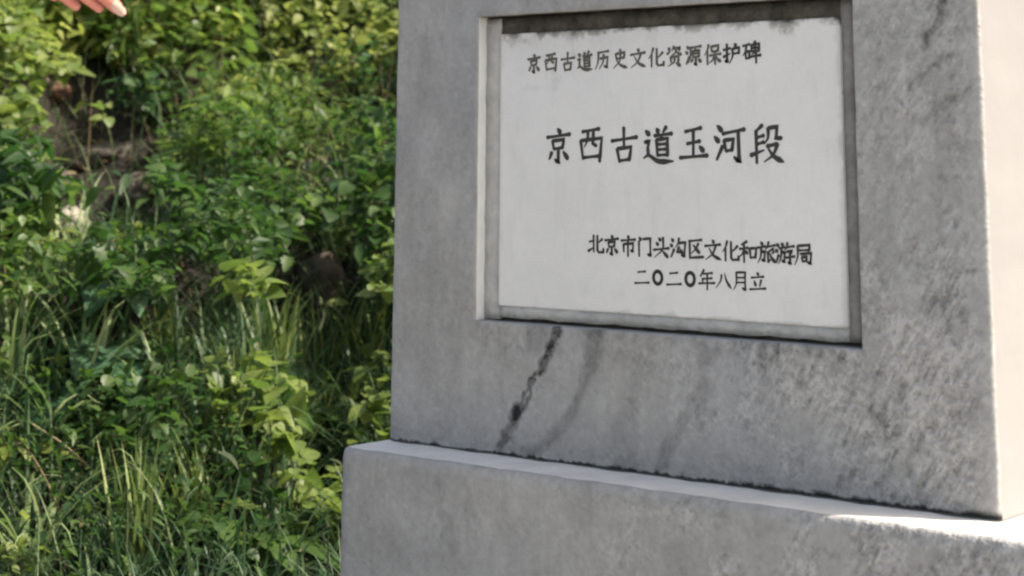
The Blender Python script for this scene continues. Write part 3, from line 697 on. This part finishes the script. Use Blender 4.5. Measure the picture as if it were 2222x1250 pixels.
leafy(780, 250, 4.8, 'dark small leaved shrub against the monument edge beside the plaque', 'round', m_dg, 170, .032, .15, .15, group=G1)
leafy(640, 330, 4.7, 'bright green low shrub with a few yellow tips in the middle of the bank', 'ovate', m_mg, 150, .036, .17, .10, group=G1)
leafy(330, 240, 4.6, 'dark green shrub overhanging the bare brown soil', 'ovate', m_dg, 110, .045, .14, .09, group=G1)
leafy(420, 400, 4.5, 'light green shrub with fine leaves right of the bare soil', 'narrow', m_mg, 150, .040, .15, .10, group=G1)
leafy(50, 560, 4.3, 'low yellow-green shrub at the left edge above the grass', 'ovate', m_yg, 120, .036, .13, .08, group=G1)
leafy(40, 470, 4.3, 'sunlit yellow-green shrub at the left edge, lit at half height', 'ovate', m_yg, 140, .034, .13, .11, group=G1)
leafy(260, 530, 4.15, 'low weed with small yellow-green leaves beneath the pale stone', 'round', m_yg, 90, .028, .11, .05, group=G1)
leafy(780, 440, 4.5, 'deep green shrub against the monument edge just below its middle', 'ovate', m_dg, 150, .036, .16, .11, group=G1)
leafy(560, 460, 4.4, 'deep green spreading shrub in the centre of the bank', 'narrow', m_dg, 150, .042, .17, .09, group=G1)
leafy(700, 20, 5.6, 'shaded olive shrub at the very top of the bank', 'ovate', m_mg, 130, .045, .25, .10, group=G1)
leafy(480, 10, 5.8, 'dark green shrub at the top edge between two paler ones', 'ovate', m_dg, 130, .045, .25, .10, group=G1)

G2 = 'broad leaved weeds low on the bank'
def weed(px, py, dist, label, kind, mat, n, size, up=.2, flat=.5, grp=G2):
    foot = hit(px, py+70); c = foot+Vector((0, 0, .085)); size *= 1.35
    root = tag(empty('broadleaf_weed', foot), label, 'weed', grp); lm = leaf_mesh(kind, mat)
    for i in range(n):
        a = 6.283*i/n+random.uniform(-.5, .5); h = (c.z-foot.z)*random.uniform(.5, 1.1); rr = random.uniform(.015, .05)
        o = link('leaf', lm, root, (math.cos(a)*rr, math.sin(a)*rr, h)); s = size*random.uniform(.65, 1.15); o.scale = (s, s, s)
        o.rotation_euler = (random.uniform(-flat, up), random.gauss(0, .25), a-math.pi/2)
        v, f = tube([(0, 0, 0), (math.cos(a)*rr*.5, math.sin(a)*rr*.5, h*.6), (math.cos(a)*rr, math.sin(a)*rr, h)], .0022, .0014)
        link('stem', mesh('stem', v, f, m_gst, True), root)
    return root
weed(245, 640, 4.0, 'weed with one large blue-green leaf at the left middle of the bank', 'heart', m_bgl, 5, .10)
weed(240, 760, 3.85, 'dark green weed with pointed triangular leaves left of the bright grass', 'heart', m_bgl, 7, .095)
weed(120, 700, 3.9, 'weed with shaded green leaves near the left edge', 'ovate', m_mg, 12, .06)
weed(120, 860, 3.7, 'weed with large dull leaves inside the arching grass at lower left', 'heart', m_bgl, 7, .10)
weed(270, 870, 3.7, 'weed with broad dark leaves and one pale upright leaf', 'heart', m_dg, 8, .075)
weed(560, 1180, 3.45, 'jagged leaved green weed at the bottom beside the plinth', 'jagged', m_mg, 11, .10)
weed(450, 1140, 3.45, 'smaller jagged leaved weed at the bottom, left of the larger one', 'jagged', m_mg, 9, .075)
weed(370, 1000, 3.55, 'drooping dark green weed in the lower middle of the bank', 'ovate', m_dg, 10, .075)
weed(640, 1090, 3.5, 'dark weed almost touching the left side of the plinth', 'jagged', m_dg, 9, .07)
weed(20, 960, 3.6, 'bright yellow-green weed at the lower left edge', 'narrow', m_yg, 16, .07)
weed(780, 665, 3.9, 'weed with one pale yellow leaf close to the monument edge', 'ovate', m_yg, 3, .055)
weed(530, 905, 3.7, 'mid green weed under the bright grass tuft', 'ovate', m_mg, 12, .055)
weed(400, 720, 3.95, 'small green weed right of the triangular leaves', 'ovate', m_mg, 12, .05)

tuft(595, 860, 3.75, 'bright yellow-green upright grass tuft in the middle of the bank', 42, .20, .0042, bend=(.1, .8), lean=(.02, .3), r=.04)
tuft(500, 890, 3.75, 'short green grass tuft left of the bright one', 34, .13, .0035, r=.04)
tuft(690, 880, 3.72, 'thin green grass tuft between the bright tuft and the monument', 34, .22, .003, bend=(.2, 1.0), r=.04)
tuft(290, 1290, 3.35, 'upright light green grass tuft at the bottom edge', 46, .22, .0045, bend=(.05, .5), lean=(.0, .22), r=.035)
tuft(110, 1010, 3.5, 'grass tuft with pale arching crossed blades at lower left', 30, .30, .0036, m_arch, bend=(1.4, 2.6), lean=(.2, .7), r=.05)
tuft(70, 1290, 3.35, 'wide arching grass tuft in the bottom left corner', 34, .30, .004, m_arch, bend=(1.2, 2.4), lean=(.1, .6), r=.05)
tuft(180, 900, 3.6, 'long arching grass tuft bowing over the broad leaves at left', 26, .34, .0036, m_arch, bend=(1.6, 2.5), lean=(.1, .5), r=.04)
tuft(730, 560, 4.2, 'fine dark grass drooping over the brown hollow by the monument', 60, .34, .0030, m_arch, bend=(1.6, 2.8), lean=(.1, .7), r=.06)
tuft(640, 500, 4.3, 'wispy green grass above the brown hollow', 34, .26, .0028, bend=(1.2, 2.6), lean=(.1, .6), r=.06)
tuft(150, 600, 4.1, 'pale bowed grass tuft at the left, above the blue-green leaf', 26, .28, .0034, m_arch, bend=(1.3, 2.6), lean=(.2, .7), r=.05)
tuft(420, 1150, 3.45, 'soft green grass tuft at the bottom, left of the jagged leaves', 36, .17, .003, bend=(.6, 1.8), r=.05)
tuft(680, 1010, 3.6, 'dark grass tuft beside the top corner of the plinth', 34, .17, .003, bend=(.5, 1.6), r=.05)
tuft(480, 1010, 3.6, 'feathery green grass tuft in the lower middle', 40, .15, .003, bend=(.8, 2.0), r=.06)
tuft(350, 790, 3.85, 'short pale grass tuft beside the triangular leaves', 30, .15, .003, r=.05)
tuft(800, 820, 3.8, 'dark thin grass tuft against the lower monument edge', 30, .20, .003, bend=(.8, 2.0), r=.04)
tuft(200, 1130, 3.5, 'pale grass tuft with crossed arching blades above the bottom edge', 24, .27, .0036, m_arch, bend=(1.4, 2.7), lean=(.2, .7), r=.05)
tuft(330, 960, 3.5, 'cool green arching grass tuft left of the bleached blade', 26, .25, .0034, m_arch, bend=(1.0, 2.4), lean=(.1, .6), r=.05)
tuft(600, 1010, 3.5, 'pale arching grass tuft right of the bleached blade', 26, .22, .0032, m_arch, bend=(.8, 2.2), lean=(.1, .5), r=.05)
tuft(20, 860, 3.5, 'pale arching grass tuft at the left edge below the broad leaves', 24, .28, .0036, m_arch, bend=(1.2, 2.5), lean=(.1, .6), r=.05)
tuft(740, 760, 3.5, 'pale thin grass tuft bowed against the monument edge', 24, .24, .003, m_arch, bend=(1.0, 2.4), lean=(.1, .6), r=.04)
tuft(40, 730, 3.9, 'mid green grass tuft at the left edge', 26, .20, .0034, bend=(.8, 2.0), r=.05)

# dry stalks
def stalk(px0, py0, px1, py1, dist, label, twigs, mat=None, r=.0028):
    a = at(px0, py0, gd(px0, py0)-.12); b = at(px1, py1, gd(px0, py0)-.2)
    root = tag(empty('dry_stalk', a), label, 'dry stalk', 'dry stalks among the grass'); d = b-a
    path = [Vector((0, 0, 0)), d*.5+Vector((random.uniform(-.01, .01), 0, .01)), d]
    v, f = tube([Vector(q) for q in catm([tuple(p) for p in path], 4)], r, r*.5); link('stem', mesh('stem', v, f, mat or m_dry, True), root)
    for k in range(twigs):
        t = random.uniform(.3, .95); p = d*t; e = p+R2*random.uniform(-.05, .05)+U2*random.uniform(0, .05)
        v, f = tube([p, (p+e)/2+Vector((0, 0, .005)), e], r*.5, r*.25); link('twig', mesh('twig', v, f, mat or m_dry, True), root)
stalk(420, 690, 382, 540, 3.95, 'thin grey dry stalk leaning left over the dark hollow', 2)
stalk(540, 650, 500, 545, 3.9, 'straw coloured branching stalk, left one of the crossed pair', 4)
stalk(515, 650, 570, 500, 3.9, 'straw coloured branching stalk, right one of the crossed pair', 5)
stalk(455, 665, 580, 632, 3.88, 'dry straw lying almost flat across the hollow', 3)
stalk(625, 690, 610, 560, 3.9, 'pale thin stalk left of the brown hollow by the monument', 1)
stalk(665, 745, 660, 695, 3.8, 'short pale stalk end standing under the brown hollow', 0)
stalk(130, 1110, 58, 970, 3.4, 'pale dry blade crossing the dark gap at lower left', 1, r=.003)
stalk(215, 1035, 70, 920, 3.4, 'pale bent blade above the crossing one at lower left', 1, r=.003)
stalk(272, 1250, 276, 1050, 3.3, 'tall pale seed stalk rising from the bottom grass tuft', 0, m_gst, r=.0026)
stalk(276, 1060, 312, 965, 3.3, 'bent tip of pale seed stalk above the bottom grass tuft', 0, m_gst, r=.0024)
# two bleached blade ends that catch the light
m_pale = leaf_mat('bleached_blade', [(.40, .45, .28), (.5, .55, .36)], .3, .6)
def bleached(px0, py0, px1, py1, dist, w, label):
    dist = gd(px0, py0)-.35; a = at(px0, py0, dist); b = at(px1, py1, dist); w *= 1.2; d = b-a; s = d.cross(Fv).normalized(); V = []; n = 6
    sag = d.cross(s).normalized()*.0
    for i in range(n+1):
        t = i/n; ww = w*math.sin(math.pi*(.12+.8*t)); p = d*t+Uv*(.12*d.length*math.sin(math.pi*t))+Rv*(.1*d.length*math.sin(math.pi*t)); V += [p-s*ww, p+s*ww, ]
    Fc = [(2*i, 2*i+1, 2*i+3, 2*i+2) for i in range(n)]
    o = link('grass_stalk', mesh('grass_stalk', V, Fc, m_pale, True)); o.location = a; tag(o, label, 'blade of grass', 'bleached grass blades')
bleached(473, 980, 517, 1018, 3.35, .0042, 'short bleached blade, brightest fleck in the lower middle grass')
bleached(772, 925, 758, 864, 3.3, .0028, 'thin bleached blade standing just above the plinth corner')
bleached(745, 1015, 715, 996, 3.2, .002, 'tiny pale blade touching the left edge of the plinth')
bleached(703, 672, 692, 720, 3.6, .0022, 'thin pale bowed blade under the brown hollow')

# stones and clods
def stone(px, py, dist, sx, sy, sz, label, mat, cat='stone', name='stone'):
    bm = bmesh.new(); bmesh.ops.create_icosphere(bm, subdivisions=3, radius=1)
    k = random.uniform(0, 50)
    for v in bm.verts:
        c = v.co; f = 1+.18*math.sin(c.x*2.7+k)*math.sin(c.y*3.1+k)+.10*math.sin(c.z*6+k+c.x*5)+.05*math.sin(c.x*13+c.y*11+k)
        v.co = Vector((c.x*sx*f, c.y*sy*f, c.z*sz*f)); v.co *= 1+.10*(abs(math.sin(c.x*4+k))-abs(math.sin(c.y*5+c.z*4+k)))
    me = bpy.data.meshes.new(name); bm.to_mesh(me); bm.free(); me.materials.append(mat)
    me.polygons.foreach_set('use_smooth', [True]*len(me.polygons))
    p = at(px, py, dist); o = link(name, me, None, p); o.rotation_euler = (random.uniform(-.3, .3), random.uniform(-.3, .3), random.uniform(0, 3)); tag(o, label, cat); return o
m_st1 = noise_mat('pale_limestone', (.22, .20, .165), (.40, .37, .31), 30, .9, .6); m_st2 = noise_mat('brown_rock', (.055, .045, .035), (.13, .11, .09), 16, .95, .8); m_st4 = noise_mat('dark_rock', (.03, .026, .022), (.08, .07, .06), 14, .95, .9); m_st3 = noise_mat('reddish_clod', (.09, .05, .035), (.19, .11, .075), 25, .95, .6)
stone(150, 480, gd(150, 500)-.02, .055, .05, .035, 'pale stone on the bare soil near the left edge', m_st1)
stone(185, 500, gd(185, 520)-.03, .03, .03, .022, 'small pale stone touching the right of the larger pale one', m_st1)
stone(205, 345, gd(205, 365)+.05, .11, .07, .045, 'dark brown rock bulging out of the bare soil', m_st4)
stone(300, 415, gd(300, 440), .07, .07, .045, 'dark rock at the right end of the bare soil', m_st2)
stone(120, 385, gd(120, 400), .06, .06, .035, 'brown rock between the pale stone and the bulging one', m_st2)
stone(130, 200, gd(130, 225)-.0, .045, .04, .03, 'reddish clod of earth under the large yellow-green leaves', m_st3, 'clod', 'earth_clod')
stone(700, 620, gd(700, 660), .07, .07, .08, 'dark brown earth clod deep in the hollow by the monument', m_st2, 'clod', 'earth_clod')
print('cover leaves', cnt)

# ------------------------------------------------------------------ person whose hand reaches in at the top left
Fh = Vector((math.sin(YAW), math.cos(YAW), 0)); Rh = Vector((math.cos(YAW), -math.sin(YAW), 0))
def W(lat, dep, z): return CAM*1.0+Fh*dep+Rh*lat+Vector((0, 0, z-CAM.z))
def skin(chains, mat, sub=2):
    """chains: lists of (point, radius); chains that start at an earlier joint's point share that vertex."""
    V = []; E = []; R = []
    for ch in chains:
        prev = None
        for p, r in ch:
            k = next((i for i, q in enumerate(V) if (q-p).length < 1e-5), None)
            if k is None: V.append(Vector(p)); R.append(r); k = len(V)-1
            if prev is not None and prev != k: E.append((prev, k))
            prev = k
    me = bpy.data.meshes.new('skeleton'); me.from_pydata([tuple(v) for v in V], E, []); o = bpy.data.objects.new('skeleton', me); col.objects.link(o)
    md = o.modifiers.new('skin', 'SKIN'); md.use_smooth_shade = True
    for i, r in enumerate(R): o.data.skin_vertices[0].data[i].radius = (r, r)
    o.data.skin_vertices[0].data[0].use_root = True
    sb = o.modifiers.new('sub', 'SUBSURF'); sb.levels = sub; sb.render_levels = sub
    dg = bpy.context.evaluated_depsgraph_get(); dg.update()
    me2 = bpy.data.meshes.new_from_object(o.evaluated_get(dg)); bpy.data.objects.remove(o)
    me2.materials.clear(); me2.materials.append(mat); me2.polygons.foreach_set('use_smooth', [True]*len(me2.polygons)); return me2
m_skin, nts, bs = nodes('skin'); bs.inputs['Roughness'].default_value = .42
ns = nts.nodes.new('ShaderNodeTexNoise'); ns.inputs['Scale'].default_value = 35; tcs = nts.nodes.new('ShaderNodeTexCoord'); nts.links.new(tcs.outputs['Object'], ns.inputs[0])
nts.links.new(ramp(nts, ns.outputs[0], [(.3, (.46, .145, .105)), (.7, (.60, .24, .175))]), bs.inputs['Base Color'])
bs.inputs['Subsurface Weight'].default_value = .15; bs.inputs['Subsurface Radius'].default_value = (.01, .004, .002); bs.inputs['Subsurface Scale'].default_value = .5
m_nail = noise_mat('finger_nail', (.56, .36, .30), (.64, .42, .35), 40, .25, .02)
m_shirt = noise_mat('dark_blue_cloth', (.03, .045, .09), (.05, .07, .12), 60, .9, .3); m_trs = noise_mat('grey_cloth', (.06, .06, .06), (.1, .1, .1), 60, .9, .3)
m_hair = noise_mat('black_hair', (.01, .008, .006), (.03, .022, .018), 80, .5, .6); m_shoe = noise_mat('brown_shoe', (.05, .03, .02), (.09, .055, .035), 20, .5, .1)
pg = ground(W(-1.25, 2.55, 0).x, W(-1.25, 2.55, 0).y)
per = tag(empty('person', W(-1.25, 2.55, pg)), 'person whose bent fingers reach into the picture over the leaves at top left', 'person')
PO = -per.location
def pp(name, me): o = link(name, me, per); o.location = PO; return o
def H(px, py, d=2.3): return at(px, py, d)
pel = W(-1.25, 2.55, pg+.92); chest = W(-1.25, 2.55, pg+1.28); nk = W(-1.24, 2.55, pg+1.47); hd = W(-1.21, 2.55, pg+1.62)
shr = W(-1.22, 2.38, pg+1.41); elr = W(-1.0, 2.28, .88); wr = H(-105, -215); palm = H(-20, -140)
shl = W(-1.28, 2.73, pg+1.41); ell = W(-1.30, 2.80, pg+1.12); wl = W(-1.20, 2.80, pg+.88); hl = W(-1.18, 2.80, pg+.78)
body = [[(pel, .13), (chest, .125), (nk, .055), (hd, .10), (W(-1.20, 2.55, pg+1.70), .085)],
        [(chest, .125), (shr, .055), (elr, .040), (wr, .027), (palm, .026)],
        [(chest, .125), (shl, .055), (ell, .040), (wl, .027), (hl, .022), (W(-1.17, 2.80, pg+.70), .014)]]
for sgn in (-1, 1):
    hp = W(-1.25, 2.55+.10*sgn, pg+.86); kn = W(-1.23, 2.55+.11*sgn, pg+.48); an = W(-1.27, 2.55+.11*sgn, pg+.09); toe = W(-1.12, 2.55+.12*sgn, pg+.04)
    body.append([(pel, .13), (hp, .085), (kn, .055), (an, .038), (toe, .03)])
bod = skin(body, m_skin, 2)
# fingers, each its own bent chain rooted inside the palm, joined into the same mesh
fing = [((-5, -118), (52, -62), (95, -22), (128, 0), .0078), ((8, -130), (78, -62), (130, -14), (173, 20), .0082),
        ((22, -142), (112, -66), (170, -18), (224, 25), .0084), ((36, -156), (140, -78), (205, -30), (262, 26), .0112)]
parts_ = [bod]
for k, (a, b, c, d, r) in enumerate(fing):
    dd = 2.315-.006*k
    parts_.append(skin([[(H(*a, dd), r*1.15), (H(*b, dd-.012), r*1.08), (H((b[0]+c[0])/2, (b[1]+c[1])/2-2, dd-.012), r*.94), (H(*c, dd-.008), r*1.0), (H((c[0]+d[0])/2, (c[1]+d[1])/2-1, dd-.003), r*.88), (H(*d, dd), r*.72)]], m_skin, 2))
parts_.append(skin([[(H(-60, -120, 2.31), .012), (H(-20, -70, 2.28), .0115), (H(15, -48, 2.265), .010), (H(52, -36, 2.26), .0075)]], m_skin, 2))
bmj = bmesh.new()
for me in parts_: bmj.from_mesh(me)
mj = bpy.data.meshes.new('body'); bmj.to_mesh(mj); bmj.free(); mj.materials.append(m_skin); mj.polygons.foreach_set('use_smooth', [True]*len(mj.polygons))
pp('body', mj)
def nail(a, b, dist, wd):
    A = H(*a, dist); B = H(*b, dist); d = B-A; s = d.cross(Fv).normalized(); V = []
    for i in range(5):
        t = i/4; ww = wd*math.sqrt(max(.1, 1-(2*t-1)**4*.8))
        for j in (-1, -.5, 0, .5, 1): V.append(A+d*t+s*ww*j+Fv*(.0022*j*j))
    Fq = [(i*5+j, i*5+j+1, i*5+j+6, i*5+j+5) for i in range(4) for j in range(4)]
    return mesh('finger_nail', V, Fq, m_nail, True)
pp('finger_nail', nail((243, 8), (270, 33), 2.2845, .0062))
pp('shirt', skin([[(W(-1.25, 2.55, pg+.86), .145), (chest, .145), (W(-1.25, 2.55, pg+1.42), .075)], [(chest, .145), (shr, .075), (elr, .055)], [(chest, .145), (shl, .075), (ell, .056), (wl, .04)]], m_shirt))
pp('trousers', skin([[(W(-1.25, 2.55, pg+.92), .142)]+[(W(-1.25, 2.55+.10*s_, pg+.84), .10), (W(-1.23, 2.55+.11*s_, pg+.48), .07), (W(-1.27, 2.55+.11*s_, pg+.14), .06)] for s_ in (-1, 1)], m_trs))
for s_ in (-1, 1): pp('shoe', skin([[(W(-1.28, 2.55+.11*s_, pg+.06), .045), (W(-1.18, 2.55+.115*s_, pg+.05), .045), (W(-1.08, 2.55+.12*s_, pg+.035), .032)]], m_shoe))
pp('hair', skin([[(W(-1.235, 2.55, pg+1.60), .085), (W(-1.235, 2.55, pg+1.68), .11), (W(-1.20, 2.55, pg+1.745), .085)]], m_hair))
